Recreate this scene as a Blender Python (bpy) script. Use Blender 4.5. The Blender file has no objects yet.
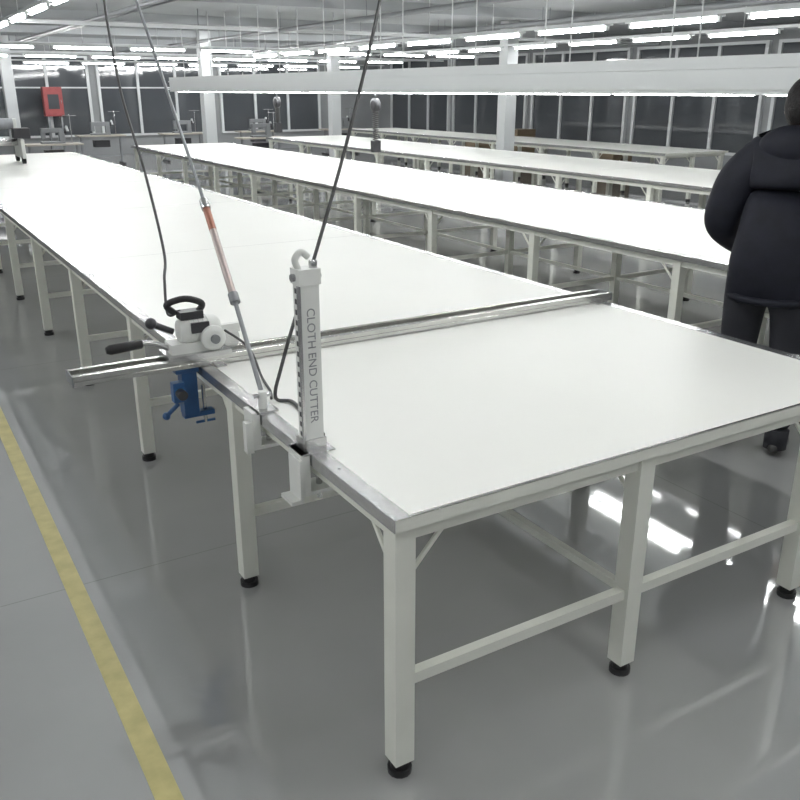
import bpy, bmesh, math, random
from mathutils import Vector, Matrix
random.seed(4)
S = bpy.context.scene
try:
    S.view_settings.view_transform = 'Standard'
except Exception:
    pass

# ------------------------------------------------------------------ materials
def mat(name, col, rough=0.5, metal=0.0, noise=0.0, nscale=8.0, bump=0.0, bscale=40.0, emis=None, estr=0.0, coat=0.0, spec=0.5):
    m = bpy.data.materials.new(name); m.use_nodes = True
    nt = m.node_tree; b = nt.nodes['Principled BSDF']
    b.inputs['Base Color'].default_value = (*col, 1)
    b.inputs['Roughness'].default_value = rough
    b.inputs['Metallic'].default_value = metal
    b.inputs['Specular IOR Level'].default_value = spec
    if coat: b.inputs['Coat Weight'].default_value = coat; b.inputs['Coat Roughness'].default_value = 0.08
    if emis:
        b.inputs['Emission Color'].default_value = (*emis, 1); b.inputs['Emission Strength'].default_value = estr
    if noise or bump:
        tc = nt.nodes.new('ShaderNodeTexCoord')
    if noise:
        n = nt.nodes.new('ShaderNodeTexNoise'); n.inputs['Scale'].default_value = nscale; n.inputs['Detail'].default_value = 5
        nt.links.new(tc.outputs['Object'], n.inputs['Vector'])
        r = nt.nodes.new('ShaderNodeValToRGB')
        r.color_ramp.elements[0].position = 0.3; r.color_ramp.elements[1].position = 0.7
        r.color_ramp.elements[0].color = (*[max(0, c*(1-noise)) for c in col], 1)
        r.color_ramp.elements[1].color = (*[min(1, c*(1+noise)) for c in col], 1)
        nt.links.new(n.outputs['Fac'], r.inputs['Fac']); nt.links.new(r.outputs['Color'], b.inputs['Base Color'])
    if bump:
        n2 = nt.nodes.new('ShaderNodeTexNoise'); n2.inputs['Scale'].default_value = bscale
        nt.links.new(tc.outputs['Object'], n2.inputs['Vector'])
        bp = nt.nodes.new('ShaderNodeBump'); bp.inputs['Strength'].default_value = bump; bp.inputs['Distance'].default_value = 0.01
        nt.links.new(n2.outputs['Fac'], bp.inputs['Height']); nt.links.new(bp.outputs['Normal'], b.inputs['Normal'])
    return m

M = {}
M['lam'] = mat('laminate_white', (0.84, 0.84, 0.80), 0.38, noise=0.012, nscale=1.5)
M['seam'] = mat('seam_grey', (0.45, 0.45, 0.43), 0.6)
M['steel'] = mat('stainless_steel', (0.60, 0.60, 0.60), 0.26, 0.9, noise=0.08, nscale=20)
M['alu'] = mat('aluminium', (0.62, 0.62, 0.60), 0.22, 0.95, noise=0.06, nscale=15)
M['paint'] = mat('leg_paint', (0.74, 0.75, 0.68), 0.42, noise=0.04, nscale=5)
M['white'] = mat('white_paint', (0.72, 0.73, 0.70), 0.4, noise=0.04, nscale=10)
M['rubber'] = mat('black_rubber', (0.015, 0.015, 0.016), 0.55, bump=0.1)
M['dark'] = mat('dark_plastic', (0.03, 0.03, 0.034), 0.4)
M['blue'] = mat('blue_paint', (0.03, 0.10, 0.25), 0.4, noise=0.1)
M['cable'] = mat('cable_black', (0.05, 0.05, 0.05), 0.5)
M['grey'] = mat('grey_metal', (0.25, 0.26, 0.27), 0.45, 0.4)
M['coral'] = mat('red_tube', (0.38, 0.17, 0.12), 0.35, 0.2, noise=0.1)
M['pale'] = mat('pale_tube', (0.50, 0.43, 0.41), 0.3, 0.4, noise=0.05)
M['wall'] = mat('wall_paint', (0.27, 0.28, 0.285), 0.7, noise=0.05, nscale=2)
M['ceil'] = mat('ceiling_paint', (0.38, 0.395, 0.405), 0.8, noise=0.06, nscale=1.2)
M['frame'] = mat('window_frame_white', (0.62, 0.64, 0.645), 0.45)
M['glass'] = mat('night_glass', (0.075, 0.082, 0.09), 0.05, spec=0.9)
M['tube'] = mat('fluorescent_tube', (1, 1, 1), 0.4, emis=(0.99, 1.0, 0.995), estr=100)
M['tubelow'] = mat('fluorescent_tube_dim', (1, 1, 1), 0.4, emis=(0.99, 1.0, 0.99), estr=22)
M['tray'] = mat('fixture_white', (0.66, 0.68, 0.68), 0.45)
M['yellow'] = mat('floor_yellow', (0.46, 0.41, 0.19), 0.3, noise=0.15, nscale=12)
M['red'] = mat('red_poster', (0.28, 0.06, 0.06), 0.6, noise=0.1)
M['blackcloth'] = mat('black_jacket', (0.009, 0.010, 0.016), 0.7, noise=0.2, nscale=14, bump=0.6, bscale=11, spec=0.25)
M['trouser'] = mat('dark_trousers', (0.012, 0.013, 0.018), 0.8, bump=0.3, bscale=20)
M['skin'] = mat('skin', (0.50, 0.30, 0.21), 0.5, noise=0.06, nscale=20)
M['hair'] = mat('black_hair', (0.008, 0.007, 0.007), 0.6, bump=0.6, bscale=120, spec=0.3)
M['shoe'] = mat('shoe_leather', (0.02, 0.02, 0.02), 0.35)
M['cloth'] = mat('fabric_roll', (0.30, 0.31, 0.33), 0.9, noise=0.1)
M['card'] = mat('cardboard', (0.22, 0.17, 0.11), 0.85, noise=0.08)
M['wood'] = mat('workbench_top', (0.45, 0.42, 0.36), 0.5, noise=0.08)

def floor_mat():
    m = bpy.data.materials.new('epoxy_floor'); m.use_nodes = True
    nt = m.node_tree; b = nt.nodes['Principled BSDF']
    tc = nt.nodes.new('ShaderNodeTexCoord')
    n = nt.nodes.new('ShaderNodeTexNoise'); n.inputs['Scale'].default_value = 0.9; n.inputs['Detail'].default_value = 8
    nt.links.new(tc.outputs['Object'], n.inputs['Vector'])
    r = nt.nodes.new('ShaderNodeValToRGB')
    r.color_ramp.elements[0].position = 0.3; r.color_ramp.elements[1].position = 0.7
    r.color_ramp.elements[0].color = (0.325, 0.327, 0.328, 1); r.color_ramp.elements[1].color = (0.375, 0.378, 0.378, 1)
    nt.links.new(n.outputs['Fac'], r.inputs['Fac'])
    br = nt.nodes.new('ShaderNodeTexBrick'); br.offset = 0
    br.inputs['Scale'].default_value = 1.0; br.inputs['Brick Width'].default_value = 3.2; br.inputs['Row Height'].default_value = 3.2
    br.inputs['Mortar Size'].default_value = 0.003; br.inputs['Mortar Smooth'].default_value = 0.3
    nt.links.new(tc.outputs['Object'], br.inputs['Vector'])
    mx = nt.nodes.new('ShaderNodeMixRGB'); nt.links.new(br.outputs['Fac'], mx.inputs['Fac'])
    nt.links.new(r.outputs['Color'], mx.inputs['Color1']); mx.inputs['Color2'].default_value = (0.26, 0.26, 0.26, 1)
    nt.links.new(mx.outputs['Color'], b.inputs['Base Color'])
    n2 = nt.nodes.new('ShaderNodeTexNoise'); n2.inputs['Scale'].default_value = 3
    nt.links.new(tc.outputs['Object'], n2.inputs['Vector'])
    mr = nt.nodes.new('ShaderNodeMapRange'); mr.inputs['To Min'].default_value = 0.02; mr.inputs['To Max'].default_value = 0.07
    nt.links.new(n2.outputs['Fac'], mr.inputs['Value']); nt.links.new(mr.outputs['Result'], b.inputs['Roughness'])
    b.inputs['Specular IOR Level'].default_value = 1.0
    b.inputs['IOR'].default_value = 2.0
    return m
M['floor'] = floor_mat()

# ------------------------------------------------------------------ mesh builder
class B:
    def __init__(s): s.bm = bmesh.new(); s.mats = []
    def mi(s, k):
        if k not in s.mats: s.mats.append(k)
        return s.mats.index(k)
    def _tag(s, fs, k, smooth=False):
        i = s.mi(k)
        for f in fs: f.material_index = i; f.smooth = smooth
    def box(s, x0, x1, y0, y1, z0, z1, k, mtx=None):
        vs = [Vector((x, y, z)) for z in (z0, z1) for y in (y0, y1) for x in (x0, x1)]
        if mtx: vs = [mtx @ v for v in vs]
        v = [s.bm.verts.new(p) for p in vs]
        F = [(0,2,3,1),(4,5,7,6),(0,1,5,4),(2,6,7,3),(0,4,6,2),(1,3,7,5)]
        s._tag([s.bm.faces.new([v[i] for i in f]) for f in F], k)
    def sweep(s, pts, rad, k, seg=12, flat=None):
        pts = [Vector(p) for p in pts]
        if not isinstance(rad, (list, tuple)): rad = [rad]*len(pts)
        rings = []; up = None
        for i, p in enumerate(pts):
            t = (pts[min(i+1, len(pts)-1)] - pts[max(i-1, 0)])
            if t.length < 1e-9: t = Vector((0,0,1))
            t.normalize()
            if up is None:
                up = t.orthogonal().normalized()
                if flat: up = Vector(flat); up = (up - t*up.dot(t)).normalized()
            else:
                up = (up - t*up.dot(t)).normalized()
            side = t.cross(up)
            rings.append([s.bm.verts.new(p + (up*math.cos(a) + side*math.sin(a))*rad[i]) for a in [2*math.pi*j/seg for j in range(seg)]])
        fs = []
        for a, b in zip(rings[:-1], rings[1:]):
            for j in range(seg): fs.append(s.bm.faces.new((a[j], a[(j+1) % seg], b[(j+1) % seg], b[j])))
        s._tag(fs, k, True)
        s._tag([s.bm.faces.new(rings[0][::-1]), s.bm.faces.new(rings[-1])], k)
    def cyl(s, p0, p1, r, k, seg=16, r1=None): s.sweep([p0, p1], [r, r if r1 is None else r1], k, seg)
    def ell(s, c, r, k, mtx=None, u=20, v=12):
        g = bmesh.ops.create_uvsphere(s.bm, u_segments=u, v_segments=v, radius=1)
        mm = Matrix.Translation(c) @ (mtx or Matrix.Identity(4)) @ Matrix.Diagonal((*r, 1))
        fs = set()
        for q in g['verts']:
            q.co = mm @ q.co
            for f in q.link_faces: fs.add(f)
        s._tag(fs, k, True); return g['verts']
    def lathe(s, c, axis, prof, k, seg=24):
        axis = Vector(axis).normalized(); c = Vector(c)
        s.sweep([c + axis*h for h, r in prof], [max(r, 1e-4) for h, r in prof], k, seg)
    def done(s, name, bevel=0.0, parent=None, subsurf=0):
        bmesh.ops.recalc_face_normals(s.bm, faces=s.bm.faces)
        me = bpy.data.meshes.new(name); s.bm.to_mesh(me); s.bm.free()
        for k in s.mats: me.materials.append(M[k])
        o = bpy.data.objects.new(name, me); S.collection.objects.link(o)
        if bevel:
            b = o.modifiers.new('b', 'BEVEL'); b.width = bevel; b.segments = 2; b.limit_method = 'ANGLE'; b.angle_limit = math.radians(50)
        if subsurf:
            q = o.modifiers.new('s', 'SUBSURF'); q.levels = subsurf; q.render_levels = subsurf
        if parent: o.parent = parent
        return o

def smooth_path(pts, n=8):
    pts = [Vector(p) for p in pts]; out = []
    for i in range(len(pts)-1):
        p0 = pts[max(i-1, 0)]; p1 = pts[i]; p2 = pts[i+1]; p3 = pts[min(i+2, len(pts)-1)]
        for j in range(n):
            t = j/n
            out.append(0.5*((2*p1) + (p2-p0)*t + (2*p0-5*p1+4*p2-p3)*t*t + (-p0+3*p1-3*p2+p3)*t**3))
    out.append(pts[-1]); return out

# ------------------------------------------------------------------ room
X0, X1, Y0, Y1, ZC = -5.0, 16.0, -4.0, 28.0, 3.1
b = B(); b.box(X0-.2, X1+.2, Y0-.2, Y1+.2, -0.12, 0, 'floor'); b.done('floor')
b = B(); b.box(X0-.2, X1+.2, Y0-.2, Y1+.2, ZC, ZC+.12, 'ceil'); b.done('ceiling')
b = B(); b.box(X0-.2, X0, Y0-.2, Y1+.2, 0, ZC, 'wall'); b.done('wall_left')
b = B(); b.box(X0, X1, Y0-.2, Y0, 0, ZC, 'wall'); b.done('wall_front')
b = B(); b.box(X0, X1, Y1, Y1+.2, 0, ZC, 'wall'); b.done('wall_back')
b = B(); b.box(X1, X1+.2, Y0-.2, Y1+.2, 0, ZC, 'wall'); b.done('wall_right')
b = B()
for y in range(0, 28, 4): b.box(X0, X1, y-.12, y+.12, ZC-.14, ZC, 'ceil')
b.done('trim_1')

def window(name, axis, w, a0, a1, z0, z1, n):
    b = B()
    def bx(u0, u1, d0, d1, zz0, zz1, k):
        if axis == 'x': b.box(w-d1, w-d0, u0, u1, zz0, zz1, k)
        else: b.box(u0, u1, w-d1, w-d0, zz0, zz1, k)
    bx(a0, a1, 0.0, .03, z0, z1, 'glass')
    bx(a0-.04, a1+.04, 0, .08, z0-.06, z0, 'frame'); bx(a0-.04, a1+.04, 0, .08, z1, z1+.06, 'frame')
    for i in range(n+1):
        u = a0 + (a1-a0)*i/n; bx(u-.04, u+.04, 0, .08, z0, z1, 'frame')
    bx(a0, a1, 0, .06, z0+(z1-z0)*.62-.02, z0+(z1-z0)*.62+.02, 'frame')
    b.done(name)
k = 1
for a in (6.2, 10.0, 13.8, 17.6, 21.4, 25.2):
    window('window_%d' % k, 'x', X1, a-1.75, a+1.75, .6, 2.75, 3); k += 1
for a in (0.5, 4.3, 8.1, 11.9):
    window('window_%d' % k, 'y', Y1, a-1.75, a+1.75, .6, 2.75, 3); k += 1
for x, y in ((3.3, 24.), (6.9, 19.9), (10.9, 14.), (14.2, 9.6), (10.9, 21.4)):
    b = B(); b.box(x-.13, x+.13, y-.13, y+.13, 0, ZC-.0, 'frame'); b.box(x-.16, x+.16, y-.16, y+.16, 0, .1, 'wall'); b.done('structural_column', .01)

b = B(); b.box(.375, .445, -3.9, 27.5, 0.0, .0015, 'yellow'); b.done('floor_marking_line')

# electrical conduits and cable trays slung below the ceiling
b = B()
for x, r, z in ((3.4, .03, 2.9), (3.55, .018, 2.9), (6.4, .035, 2.82), (9.6, .04, 2.88), (9.75, .02, 2.88), (13.5, .05, 2.85)):
    b.cyl((x, -3.5, z), (x, 27.6, z), r, 'grey', 10)
    for y in range(2, 28, 3): b.cyl((x, y+.5, z), (x, y+.5, ZC), .006, 'grey', 6)
for y, z in ((14.6, 2.8), (20.8, 2.78), (24.6, 2.74)):
    b.box(1.0, 15.5, y-.06, y+.06, z, z+.05, 'tray')
    for i in range(5): b.cyl((2+i*3, y, z+.05), (2+i*3, y, ZC), .007, 'grey', 6)
b.done('ceiling_conduits')

# ------------------------------------------------------------------ tables
HT = 0.85
def table(x0, x1, y0, y1, legx, legy, seams):
    b = B()
    b.box(x0+.003, x1-.003, y0+.003, y1-.003, HT-.032, HT, 'lam')
    for sx0, sx1 in ((x0, x0+.05), (x1-.05, x1)):
        b.box(sx0, sx1, y0, y1, HT, HT+.0016, 'steel')
    for sx0, sx1 in ((x0, x0+.003), (x1-.003, x1)):
        b.box(sx0, sx1, y0, y1, HT-.036, HT, 'steel')
    for sy0, sy1 in ((y0, y0+.003), (y1-.003, y1)):
        b.box(x0+.003, x1-.003, sy0, sy1, HT-.036, HT+.0012, 'paint')
    b.box(x0+.05, x1-.05, y0, y0+.012, HT, HT+.0012, 'steel')
    y = y0+.35
    while y < y1:
        for xx in (x0+.025, x1-.025): b.cyl((xx, y, HT+.0016), (xx, y, HT+.0026), .005, 'grey', 8)
        y += .6
    for s_ in seams: b.box(x0+.05, x1-.05, s_-.0012, s_+.0012, HT, HT+.0006, 'seam')
    w = .031
    for lx in legx: b.box(lx-.02, lx+.02, y0+.03, y1-.03, HT-.08, HT-.032, 'paint')
    for ly in legy:
        b.box(legx[0]+w, legx[-1]-w, ly-.018, ly+.018, HT-.085, HT-.036, 'paint')
        b.box(legx[0]+w, legx[-1]-w, ly-.016, ly+.016, .30, .335, 'paint')
        for lx in legx:
            b.box(lx-w, lx+w, ly-w, ly+w, .045, HT-.034, 'paint')
            b.cyl((lx, ly, .0), (lx, ly, .02), .036, 'rubber', 14)
            b.cyl((lx, ly, .02), (lx, ly, .05), .028, 'rubber', 14)
        for lx, sg in ((legx[0], 1), (legx[-1], -1)):
            b.sweep([(lx+sg*w, ly, HT-.2), (lx+sg*.15, ly, HT-.07)], .008, 'paint', 6)
        for lx in legx:
            if ly+.25 < y1: b.sweep([(lx, ly+w, HT-.2), (lx, ly+.16, HT-.07)], .008, 'paint', 6)
    for i in range(len(legy)-1):
        b.box(legx[1]-.014, legx[1]+.014, legy[i]+w, legy[i+1]-w, .302, .332, 'paint')
    return b.done('cutting_table', .0015)
ly1 = [1.69, 2.86, 4.3, 5.75, 7.2, 8.65, 10.1, 11.55, 13.0, 14.45, 15.9]
table(.975, 3.114, 1.64, 16.2, [1.02, 1.9, 2.80], ly1, [3.2, 5.64, 8.08, 10.5, 12.9])
table(4.45, 6.45, 2.3, 17.5, [4.51, 5.45, 6.39], [2.36+1.5*i for i in range(11)], [4.74, 7.2, 9.6, 12, 14.4])
table(7.9, 9.9, 4.0, 19.0, [7.96, 8.9, 9.84], [4.1+1.64*i for i in range(10)], [6.4, 8.8, 11.2, 13.6])
table(11.6, 13.2, 10.5, 22, [11.66, 12.4, 13.14], [10.6+1.6*i for i in range(8)], [13, 15.5])

# ------------------------------------------------------------------ lights
def row_y(x, y0, y1, z, step=1.5, L=1.2, name='fluorescent_light_row'):
    b = B(); y = y0
    b.box(x-.025, x+.025, y0-.1, y1+.1, z+.05, z+.085, 'tray')
    while y + L <= y1 + 1e-6:
        b.box(x-.06, x+.06, y, y+L, z+.03, z+.05, 'tray')
        b.cyl((x, y+.04, z), (x, y+L-.04, z), .015, 'tube', 10)
        for yy in (y+.005, y+L-.045): b.box(x-.014, x+.014, yy, yy+.04, z-.018, z+.03, 'tray')
        b.cyl((x, y+L/2, z+.085), (x, y+L/2, ZC), .006, 'tray', 6)
        y += step
    b.done(name)
def row_x(y, x0, x1, z, step=1.5, L=1.2):
    b = B(); x = x0
    b.box(x0-.1, x1+.1, y-.025, y+.025, z+.05, z+.085, 'tray')
    while x + L <= x1 + 1e-6:
        b.box(x, x+L, y-.06, y+.06, z+.03, z+.05, 'tray')
        b.cyl((x+.04, y, z), (x+L-.04, y, z), .015, 'tube', 10)
        for xx in (x+.005, x+L-.045): b.box(xx, xx+.04, y-.014, y+.014, z-.018, z+.03, 'tray')
        b.cyl((x+L/2, y, z+.085), (x+L/2, y, ZC), .006, 'tray', 6)
        x += step
    b.done('fluorescent_light_row')
row_y(2.05, -1.0, 16, 2.75)
row_y(-1.6, -3.0, 12, 2.75)
row_y(5.3, -3.0, 2, 2.75)
row_y(7.2, 3, 18, 2.5)
row_y(10.8, 5, 18, 2.6)
row_x(19.0, 2, 15, 2.65)
row_x(22.5, 2, 15, 2.6)
row_x(26.0, 1, 15, 2.55)

def trunk(x, y0, y1, zb):
    b = B()
    b.box(x-.16, x+.16, y0, y1, zb+.24, zb+.255, 'tray')
    b.box(x-.16, x-.145, y0, y1, zb, zb+.24, 'tray'); b.box(x+.145, x+.16, y0, y1, zb, zb+.24, 'tray')
    b.box(x-.145, x+.145, y0, y1, zb+.1, zb+.11, 'tray')
    b.box(x-.2, x-.16, y0, y1, zb+.03, zb+.045, 'tray'); b.box(x+.16, x+.2, y0, y1, zb+.03, zb+.045, 'tray')
    b.box(x-.18, x-.16, y0, y1, zb+.17, zb+.19, 'tray')
    y = y0+.2
    while y+1.2 < y1:
        for dx in (-.09, .09): b.cyl((x+dx, y, zb+.005), (x+dx, y+1.2, zb+.005), .015, 'tubelow', 10)
        for yy in (y-.03, y+1.2): b.box(x-.12, x+.12, yy, yy+.03, zb-.005, zb+.1, 'tray')
        for dx in (-.15, .15): b.cyl((x+dx, y+.6, zb+.24), (x+dx, y+.6, ZC), .007, 'tray', 6)
        y += 1.45
    b.done('lighting_trunking')
trunk(5.45, 2.6, 17.4, 1.84)

b = B()
b.box(1.28, 1.32, 0.5, 16, 2.86, 2.9, 'grey')
for i in range(9): b.cyl((1.3, 1.0+i*1.8, 2.9), (1.3, 1.0+i*1.8, ZC), .008, 'grey', 6)
b.done('overhead_cable_track')

# ------------------------------------------------------------------ cutter rail across table 1
b = B()
yr = 3.17
b.box(.50, 3.15, yr-.055, yr+.055, HT+.004, HT+.022, 'alu')
b.box(.50, 3.15, yr-.055, yr-.035, HT+.022, HT+.042, 'alu')
b.box(.50, 3.15, yr+.035, yr+.055, HT+.022, HT+.042, 'alu')
b.box(.50, 3.15, yr-.008, yr+.008, HT+.022, HT+.032, 'alu')
b.box(.495, .50, yr-.057, yr+.057, HT+.002, HT+.044, 'grey')
b.box(3.15, 3.155, yr-.057, yr+.057, HT+.002, HT+.044, 'grey')
for x in (1.05, 3.05): b.box(x-.02, x+.02, yr-.09, yr+.09, HT+.0018, HT+.006, 'steel')
b.done('cutter_guide_rail', .0015)

# end cutter machine
b = B()
zt = HT+.042
cx = .97
b.box(cx-.12, cx+.13, yr-.07, yr+.07, zt+.0005, zt+.02, 'steel')
b.box(cx-.10, cx+.09, yr-.045, yr+.045, zt+.02, zt+.06, 'white')
b.lathe((cx-.06, yr, zt+.10), (1, 0, 0), [(0, .03), (.004, .044), (.03, .052), (.12, .052), (.15, .05), (.165, .038), (.17, .02)], 'white', 28)
for i in range(5): b.lathe((cx-.02+i*.018, yr, zt+.10), (1, 0, 0), [(0, .0545), (.006, .0545)], 'white', 28)
b.lathe((cx+.06, yr-.045, zt+.075), (0, -1, 0), [(0, .045), (.015, .05), (.03, .048), (.04, .03)], 'white', 24)
b.cyl((cx+.06, yr-.085, zt+.075), (cx+.06, yr-.098, zt+.075), .018, 'grey', 14)
b.lathe((cx+.14, yr-.003, zt+.045), (0, 1, 0), [(0, .05), (.003, .05)], 'steel', 32)
b.box(cx+.10, cx+.19, yr-.012, yr+.012, zt+.07, zt+.105, 'white')
b.box(cx-.05, cx+.04, yr-.03, yr+.03, zt+.148, zt+.178, 'dark')
b.sweep(smooth_path([(cx-.1, yr, zt+.04), (cx-.16, yr-.005, zt+.07), (cx-.22, yr-.01, zt+.075), (cx-.31, yr-.01, zt+.07)]), .011, 'steel', 10)
b.sweep([(cx-.2, yr-.01, zt+.075), (cx-.205, yr-.01, zt+.075), (cx-.32, yr-.01, zt+.069), (cx-.335, yr-.01, zt+.068)], [.014, .018, .019, .012], 'rubber', 14)
b.sweep(smooth_path([(cx-.06, yr+.02, zt+.17), (cx-.085, yr+.02, zt+.205), (cx-.02, yr, zt+.225), (cx+.045, yr, zt+.20), (cx+.03, yr, zt+.17)]), .013, 'rubber', 10)
b.cyl((cx-.085, yr-.03, zt+.11), (cx-.16, yr-.03, zt+.15), .013, 'dark', 12)
b.ell((cx-.165, yr-.03, zt+.153), (.022, .022, .022), 'dark')
b.box(cx-.02, cx+.05, yr-.062, yr-.05, zt+.10, zt+.14, 'dark')
b.sweep(smooth_path([(.93, 3.18, 1.07), (.90, 3.24, 1.05), (.93, 3.35, 1.16), (.98, 3.5, 1.25), (1.0, 3.75, 1.55), (1.02, 4.1, 1.9), (1.12, 4.6, 2.4), (1.3, 4.9, 2.855)]), .006, 'cable', 8)
b.sweep(smooth_path([(1.09, 3.14, .98), (1.14, 3.02, .93), (1.12, 2.85, HT+.012), (1.09, 2.7, HT+.008), (1.06, 2.62, HT+.01)]), .005, 'cable', 8)
b.done('cloth_end_cutter', .0015)

# blue clamp fixing the rail
b = B()
b.box(.88, .972, 3.135, 3.215, HT-.02, HT+.0035, 'blue')
b.box(.905, .965, 3.145, 3.205, HT-.2, HT-.02, 'blue')
b.box(.905, 1.03, 3.155, 3.195, HT-.215, HT-.195, 'blue')
b.cyl((.995, 3.175, HT-.195), (.995, 3.175, HT-.09), .008, 'steel', 10)
b.cyl((.995, 3.175, HT-.215), (.995, 3.175, HT-.25), .008, 'steel', 10)
b.sweep([(.955, 3.175, HT-.245), (1.035, 3.175, HT-.245)], .006, 'blue', 8)
b.box(.86, .905, 3.12, 3.16, HT-.13, HT-.05, 'blue')
b.cyl((.885, 3.12, HT-.09), (.885, 3.08, HT-.09), .02, 'dark', 14)
b.cyl((.89, 3.17, HT-.15), (.84, 3.17, HT-.19), .009, 'blue', 8)
b.ell((.837, 3.17, HT-.193), (.016, .016, .016), 'blue')
b.done('rail_clamp', .002)

# upright post of the cutter with slots and lettering
post = bpy.data.objects.new('cloth_press_post', None); S.collection.objects.link(post)
px, py = 1.0, 2.17
b = B()
zb = HT+.006
b.box(px-.055, px+.055, py-.05, py+.05, HT+.002, zb, 'steel')
b.box(px-.03, px+.03, py-.024, py-.020, zb, zb+.53, 'white')
b.box(px-.03, px-.026, py-.020, py+.022, zb, zb+.53, 'white')
b.box(px+.026, px+.03, py-.020, py+.022, zb, zb+.53, 'white')
for i in range(15): b.box(px-.031, px-.0299, py-.008, py+.010, zb+.04+i*.031, zb+.055+i*.031, 'dark')
b.box(px-.038, px-.03, py-.03, py-.018, zb, zb+.50, 'steel')
b.box(px-.036, px+.036, py-.03, py+.03, zb, zb+.035, 'steel')
b.box(px-.034, px+.034, py-.03, py+.028, zb+.50, zb+.545, 'white')
b.sweep(smooth_path([(px-.02, py, zb+.54), (px-.03, py, zb+.57), (px-.012, py, zb+.59), (px+.01, py, zb+.575)]), .010, 'white', 10)
b.cyl((px-.045, py, zb+.52), (px+.045, py, zb+.52), .011, 'steel', 12)
b.cyl((px+.02, py-.01, zb+.545), (px+.02, py-.01, zb+.565), .012, 'steel', 12)
b.box(.945, .972, py-.045, py+.045, HT-.12, HT+.006, 'white')
b.box(.945, 1.06, py-.045, py+.045, HT-.132, HT-.12, 'white')
b.box(.905, .945, py-.05, py+.03, HT-.15, HT-.138, 'white')
b.box(.935, .945, py-.05, py+.03, HT-.138, HT-.01, 'white')
b.cyl((1.02, py, HT-.12), (1.02, py, HT-.0865), .01, 'steel', 10)
b.cyl((1.02, py, HT-.132), (1.02, py, HT-.17), .008, 'steel', 10)
b.done('post_body', .001, parent=post)
cu = bpy.data.curves.new('lettering', 'FONT'); cu.body = 'CLOTH END CUTTER'; cu.size = .036; cu.extrude = .0003
cu.align_x = 'CENTER'; cu.align_y = 'CENTER'; cu.materials.append(M['grey'])
t = bpy.data.objects.new('post_lettering', cu); S.collection.objects.link(t)
t.matrix_world = Matrix.Translation((px, py-.0245, zb+.26)) @ Matrix.Rotation(math.radians(90), 4, 'Y') @ Matrix.Rotation(math.radians(90), 4, 'X')
t.parent = post

# support arm with its bracket
b = B()
ax, ay = 1.0, 2.55
b.box(ax-.04, ax+.04, ay-.04, ay+.04, HT+.002, HT+.01, 'steel')
b.box(.945, .972, ay-.04, ay+.04, HT-.11, HT+.01, 'white')
b.box(.92, .945, ay-.04, ay-.01, HT-.13, HT-.02, 'white')
b.box(.945, 1.05, ay-.04, ay+.04, HT-.122, HT-.11, 'white')
b.cyl((1.015, ay, HT-.11), (1.015, ay, HT-.0865), .01, 'steel', 10)
b.cyl((ax, ay, HT+.01), (ax, ay, HT+.07), .016, 'white', 14)
b.cyl((ax-.03, ay, HT+.055), (ax+.03, ay, HT+.055), .008, 'steel', 10)
P0 = Vector((ax, ay, HT+.055)); P1 = Vector((1.045, 2.88, 1.16)); P2 = Vector((1.07, 3.2, 1.46)); P3 = Vector((1.17, 4.08, 2.08)); P4 = Vector((1.3, 5.25, 2.858))
PM = P1.lerp(P2, .72)
b.cyl(P0, P1, .008, 'grey', 12); b.cyl(P1, PM, .014, 'pale', 14); b.cyl(PM, P2, .0143, 'coral', 14)
b.cyl(P1-(P2-P1)*.03, P1+(P2-P1)*.06, .019, 'grey', 14); b.cyl(P2-(P2-P1)*.05, P2+(P2-P1)*.05, .018, 'steel', 14)
b.cyl(P2, P3, .0065, 'grey', 10); b.cyl(P3, P4, .0065, 'grey', 10)
b.done('jointed_support_arm', .001)

b = B()
b.sweep(smooth_path([(1.9, 3.05, ZC), (1.8, 2.98, 2.6), (1.647, 2.86, 2.17), (1.455, 2.743, 1.74), (1.262, 2.626, 1.375), (1.13, 2.57, 1.12), (1.075, 2.56, .98), (1.06, 2.58, .90), (1.075, 2.60, HT+.0085), (1.11, 2.56, HT+.0085), (1.10, 2.45, HT+.0085), (1.08, 2.3, HT+.0085), (1.07, 2.235, HT+.0085)]), .0065, 'cable', 8)
b.done('hanging_power_cable')

# ------------------------------------------------------------------ far equipment
def spreader(x0, x1, y, ht=HT):
    b = B()
    for x in (x0, x1-.05):
        b.box(x, x+.05, y-.4, y+.4, ht+.08, ht+.35, 'white')
        for yy in (y-.3, y+.3): b.cyl((x, yy, ht+.06), (x+.05, yy, ht+.06), .057, 'rubber', 16)
        b.box(x, x+.05, y+.1, y+.2, ht+.35, ht+.62, 'white')
    b.cyl((x0+.05, y-.1, ht+.3), (x1-.05, y-.1, ht+.3), .05, 'steel', 16)
    b.cyl((x0+.05, y+.15, ht+.55), (x1-.05, y+.15, ht+.55), .08, 'cloth', 20)
    b.box(x0+.05, x1-.05, y+.3, y+.34, ht+.1, ht+.3, 'grey')
    b.box(x1-.12, x1+.1, y-.36, y-.1, ht+.36, ht+.5, 'dark')
    b.done('fabric_spreading_machine', .003)
spreader(1.05, 2.0, 14.2)

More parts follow.
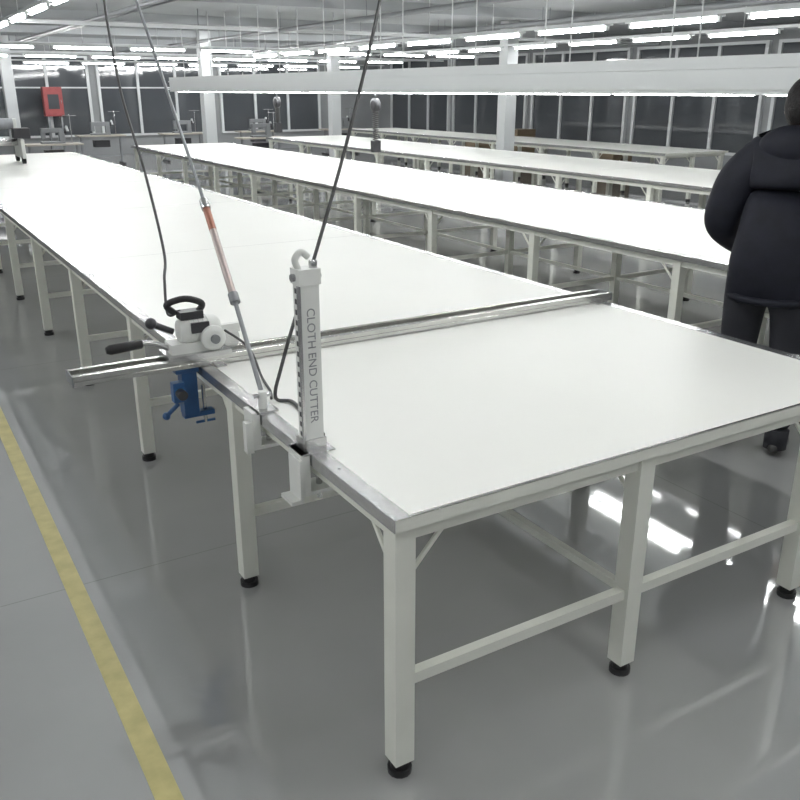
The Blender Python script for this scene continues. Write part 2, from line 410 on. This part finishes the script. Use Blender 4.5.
def balancer(x, y, ztop, zend):
    b = B()
    b.cyl((x, y, ztop), (x, y, ztop-.06), .008, 'grey', 8)
    b.lathe((x-.04, y, ztop-.14), (1, 0, 0), [(0, .05), (.01, .08), (.07, .08), (.08, .05)], 'dark', 20)
    pts = []; n = 140; z0 = ztop-.21
    for i in range(n):
        u = i/(n-1); a = u*14*2*math.pi
        pts.append((x+.035*math.cos(a), y+.035*math.sin(a), z0+(zend-z0)*u))
    b.sweep([(x, y, ztop-.2), *pts], .006, 'cable', 6)
    b.box(x-.05, x+.05, y-.04, y+.04, zend-.14, zend, 'dark')
    b.done('tool_balancer_reel')
balancer(5.45, 9.6, 1.834, HT+.43); balancer(5.45, 12.6, 1.834, 1.4)

def sewing(x, y):
    b = B()
    b.box(x-.6, x+.6, y-.28, y+.28, .72, .755, 'wood')
    for dx in (-.5, .5):
        b.box(x+dx-.03, x+dx+.03, y-.25, y+.25, 0, .05, 'dark'); b.box(x+dx-.025, x+dx+.025, y-.04, y+.04, .05, .72, 'grey')
    b.box(x-.5, x+.5, y+.02, y+.05, .2, .24, 'grey')
    b.box(x-.25, x+.25, y-.09, y+.09, .755, .80, 'grey')
    b.box(x+.14, x+.25, y-.06, y+.06, .80, 1.05, 'grey')
    b.box(x-.22, x+.25, y-.05, y+.05, .98, 1.08, 'grey')
    b.box(x-.23, x-.14, y-.045, y+.045, .85, 1.08, 'grey')
    b.cyl((x-.185, y, .805), (x-.185, y, .85), .008, 'steel', 8)
    b.cyl((x+.25, y, 1.02), (x+.30, y, 1.02), .06, 'dark', 18)
    b.cyl((x+.45, y+.2, .755), (x+.45, y+.2, 1.35), .008, 'steel', 8)
    b.cyl((x+.3, y+.2, 1.33), (x+.6, y+.2, 1.33), .007, 'steel', 8)
    b.lathe((x+.36, y+.2, 1.0), (0, 0, 1), [(0, .05), (.12, .02)], 'frame', 12)
    b.box(x-.2, x+.2, y-.12, y+.1, .45, .62, 'dark')
    b.done('sewing_workstation', .004)
for (x, y) in ((3.6, 20.8), (8.6, 21.0), (5.4, 24.2), (7.6, 24.2), (12.6, 24.4), (9.9, 24.4)): sewing(x, y)

# small red fire box standing by the back wall
b = B()
cx0, cy0 = 4.9, 27.5
b.box(cx0-.26, cx0+.26, cy0-.14, cy0+.14, 1.15, 1.95, 'red')
b.box(cx0-.2, cx0-.15, cy0-.1, cy0+.1, 0, 1.15, 'grey'); b.box(cx0+.15, cx0+.2, cy0-.1, cy0+.1, 0, 1.15, 'grey')
b.box(cx0-.24, cx0+.24, cy0-.155, cy0-.14, 1.18, 1.92, 'red')
b.box(cx0-.15, cx0+.15, cy0-.16, cy0-.155, 1.35, 1.75, 'glass')
b.box(cx0+.2, cx0+.215, cy0-.175, cy0-.155, 1.5, 1.6, 'steel')
b.done('fire_hose_box', .004)
for (x, y, h) in ((14.9, 15, .7), (14.9, 18.5, .9), (14.8, 20.2, .5)):
    b = B(); b.box(x-.3, x+.3, y-.25, y+.25, 0, h, 'card'); b.box(x-.3, x+.3, y-.03, y+.03, h, h+.002, 'frame')
    b.box(x-.05, x+.05, y-.252, y-.25, h*.5, h*.5+.03, 'dark'); b.done('cardboard_box', .006)

# ------------------------------------------------------------------ worker
def skin_obj(W, name, verts, edges, radii, mats, lvl=2, root=0, post=None):
    me = bpy.data.meshes.new(name); me.from_pydata(verts, edges, [])
    o = bpy.data.objects.new(name, me); S.collection.objects.link(o)
    sk = o.modifiers.new('skin', 'SKIN'); sk.use_smooth_shade = True
    for i, r in enumerate(radii):
        v = me.skin_vertices[0].data[i]; v.radius = r if isinstance(r, tuple) else (r, r); v.use_root = (i == root)
    ss = o.modifiers.new('sub', 'SUBSURF'); ss.levels = lvl; ss.render_levels = lvl
    bpy.context.view_layer.update()
    dg = bpy.context.evaluated_depsgraph_get()
    me2 = bpy.data.meshes.new_from_object(o.evaluated_get(dg))
    bpy.data.objects.remove(o)
    o = bpy.data.objects.new(name, me2); S.collection.objects.link(o); o.parent = W
    me2.materials.clear()
    for k_ in mats: me2.materials.append(M[k_])
    for p in me2.polygons:
        p.use_smooth = True
        p.material_index = post(p.center) if post else 0
    return o

def hand(W, sx, wrist, direction, name):
    b = B(); w_ = Vector(wrist); d = Vector(direction).normalized()
    side = Vector((0,0,1)).cross(d).normalized()
    up = d.cross(side).normalized()*1.0
    if up.z < 0: up = -up
    def P(f, s_, u): return w_ + d*f + side*s_ + up*u
    for s_ in (-.026, -.009, .009, .026):
        b.sweep([P(-.02, s_*.5, 0), P(.02, s_*.8, .002), P(.06, s_, .004), P(.092, s_*1.12, 0)], [.018, .019, .016, .012], 'skin', 12)
    order = (-.030, -.010, .010, .030)
    vals = (.060, .074, .083, .074) if sx > 0 else (.074, .083, .074, .060)
    for s_, L in zip(order, vals):
        b.sweep([P(.085, s_, .002), P(.085+L*.45, s_*1.15, .006), P(.085+L*.78, s_*1.2, -.006), P(.085+L*.98, s_*1.2, -.022), P(.085+L*1.03, s_*1.2, -.028)], [.0100, .0092, .0085, .0072, .003], 'skin', 12)
    ts = 1 if sx > 0 else -1
    b.sweep([P(.015, ts*.018, 0), P(.045, ts*.042, -.004), P(.075, ts*.056, -.008), P(.098, ts*.060, -.014), P(.104, ts*.060, -.017)], [.015, .013, .0105, .009, .003], 'skin', 12)
    b.done(name, parent=W, subsurf=1)

def worker(x, y, deg, sc, jk):
    W = bpy.data.objects.new('factory_worker', None); S.collection.objects.link(W)
    W.location = (x, y, 0); W.rotation_euler = (0, 0, -math.radians(deg)); W.scale = (sc, sc, sc)
    V = [(0,0,.93),(0,.0,1.10),(0,.05,1.28),(0,.09,1.42),(0,.115,1.50),(0,.14,1.55),
         (-.16,.09,1.43),(-.235,.07,1.35),(-.30,.07,1.12),(-.25,.28,1.01),(-.23,.37,.955),
         (.16,.09,1.43),(.235,.08,1.35),(.30,.10,1.12),(.24,.30,1.01),(.21,.38,.955),
         (-.11,0,.84),(-.12,.03,.50),(-.13,-.01,.12),
         (.11,0,.84),(.12,.03,.50),(.13,-.01,.12)]
    E = [(0,1),(1,2),(2,3),(3,4),(4,5),(3,6),(6,7),(7,8),(8,9),(9,10),(3,11),(11,12),(12,13),(13,14),(14,15),(0,16),(16,17),(17,18),(0,19),(19,20),(20,21)]
    R = [(.19,.15),(.20,.16),(.21,.165),(.20,.16),(.12,.12),(.085,.085),
         .13,.115,.095,.070,.046, .13,.115,.095,.070,.046, .12,.09,.07, .12,.09,.07]
    skin_obj(W, 'clothed_body', V, E, R, [jk, 'trouser'], 3, 0, lambda c: 0 if (c.z > .78 or abs(c.x) > .24) else 1)
    b = B()
    b.sweep(smooth_path([(.185*math.cos(a), .155*math.sin(a)+.0, .80) for a in [2*math.pi*i/20 for i in range(21)]], 3), .018, jk, 8)
    b.sweep(smooth_path([(.085*math.cos(a), .125+.085*math.sin(a), 1.535+.02*-math.sin(a)) for a in [2*math.pi*i/16 for i in range(17)]], 3), .030, jk, 10)
    b.ell((0, .02, 1.50), (.15, .085, .10), jk, Matrix.Rotation(math.radians(25), 4, 'X'), 24, 16)
    b.done('jacket_trim', parent=W)
    b = B()
    HC = Vector((0, .165, 1.675)); tilt = Matrix.Rotation(math.radians(-14), 4, 'X')
    vs = b.ell((0,0,0), (.077,.098,.118), 'skin', u=32, v=24)
    for v in vs:
        c = v.co
        if c.z < -.02:
            t_ = (-.02-c.z)/.1; c.x *= 1-.32*t_; c.y = c.y*(1-.22*t_) + .018*t_
        if c.y > .04:
            c.y += .022*math.exp(-((c.x/.013)**2 + ((c.z+.022)/.022)**2))
            c.y -= .008*math.exp(-(((abs(c.x)-.030)/.014)**2 + ((c.z-.004)/.012)**2))
            c.y += .005*math.exp(-((c.x/.024)**2 + ((c.z+.064)/.008)**2))
    for sx in (-1, 1):
        b.ell((sx*.079, .0, -.008), (.010, .022, .033), 'skin', u=14, v=10)
        b.ell((sx*.030, .080, .003), (.013, .010, .009), 'frame', u=12, v=8)
        b.ell((sx*.030, .0895, .003), (.0055, .002, .0055), 'hair', u=10, v=6)
        b.sweep([(sx*.012, .097, .022), (sx*.032, .093, .027), (sx*.05, .080, .022)], .0035, 'hair', 6)
    b.sweep([(-.022, .083, -.065), (0, .090, -.063), (.022, .083, -.065)], [.002, .0045, .002], 'red', 8)
    hv = b.ell((0, -.014, .010), (.088, .103, .124), 'hair', u=32, v=20)
    for v in hv:
        c = v.co
        if c.y > .03 and c.z < .055: c.y = .03 + (c.y-.03)*.2; c.z = max(c.z, .0)
    b.sweep([(0, -.005, -.08), (0, -.02, -.15)], [.052, .058], 'skin', 18)
    for v in b.bm.verts: v.co = HC + (tilt.to_3x3() @ v.co)
    b.done('head', parent=W, subsurf=1)
    hand(W, -1, (-.225, .39, .94), (.12, 1, -.55), 'hand_left')
    hand(W, 1, (.205, .40, .94), (-.12, 1, -.55), 'hand_right')
    b = B()
    for sx in (-1, 1):
        x_ = sx*.135
        vs = b.ell((x_, .055, .05), (.048, .145, .05), 'shoe')
        for v in vs:
            if v.co.z < .0: v.co.z = 0.0
            if v.co.y > .08: v.co.z = v.co.z*(1-.35*min(1, (v.co.y-.08)/.1))
        b.sweep([(x_, -.02, .04), (x_, -.015, .14)], [.055, .058], 'trouser', 16)
    b.done('shoes', parent=W)
worker(3.91, 2.74, 66, 1.07, 'blackcloth')

# ------------------------------------------------------------------ world + camera
w = bpy.data.worlds.new('World'); S.world = w; w.use_nodes = True
w.node_tree.nodes['Background'].inputs[0].default_value = (.5, .53, .56, 1); w.node_tree.nodes['Background'].inputs[1].default_value = .2
cam = bpy.data.cameras.new('Camera'); cam.lens = 852/800*36; cam.sensor_width = 36; cam.clip_end = 200
co = bpy.data.objects.new('Camera', cam); S.collection.objects.link(co)
co.location = (0, 0, 1.87); co.rotation_euler = (math.radians(70), 0, -math.radians(31.15))
S.camera = co
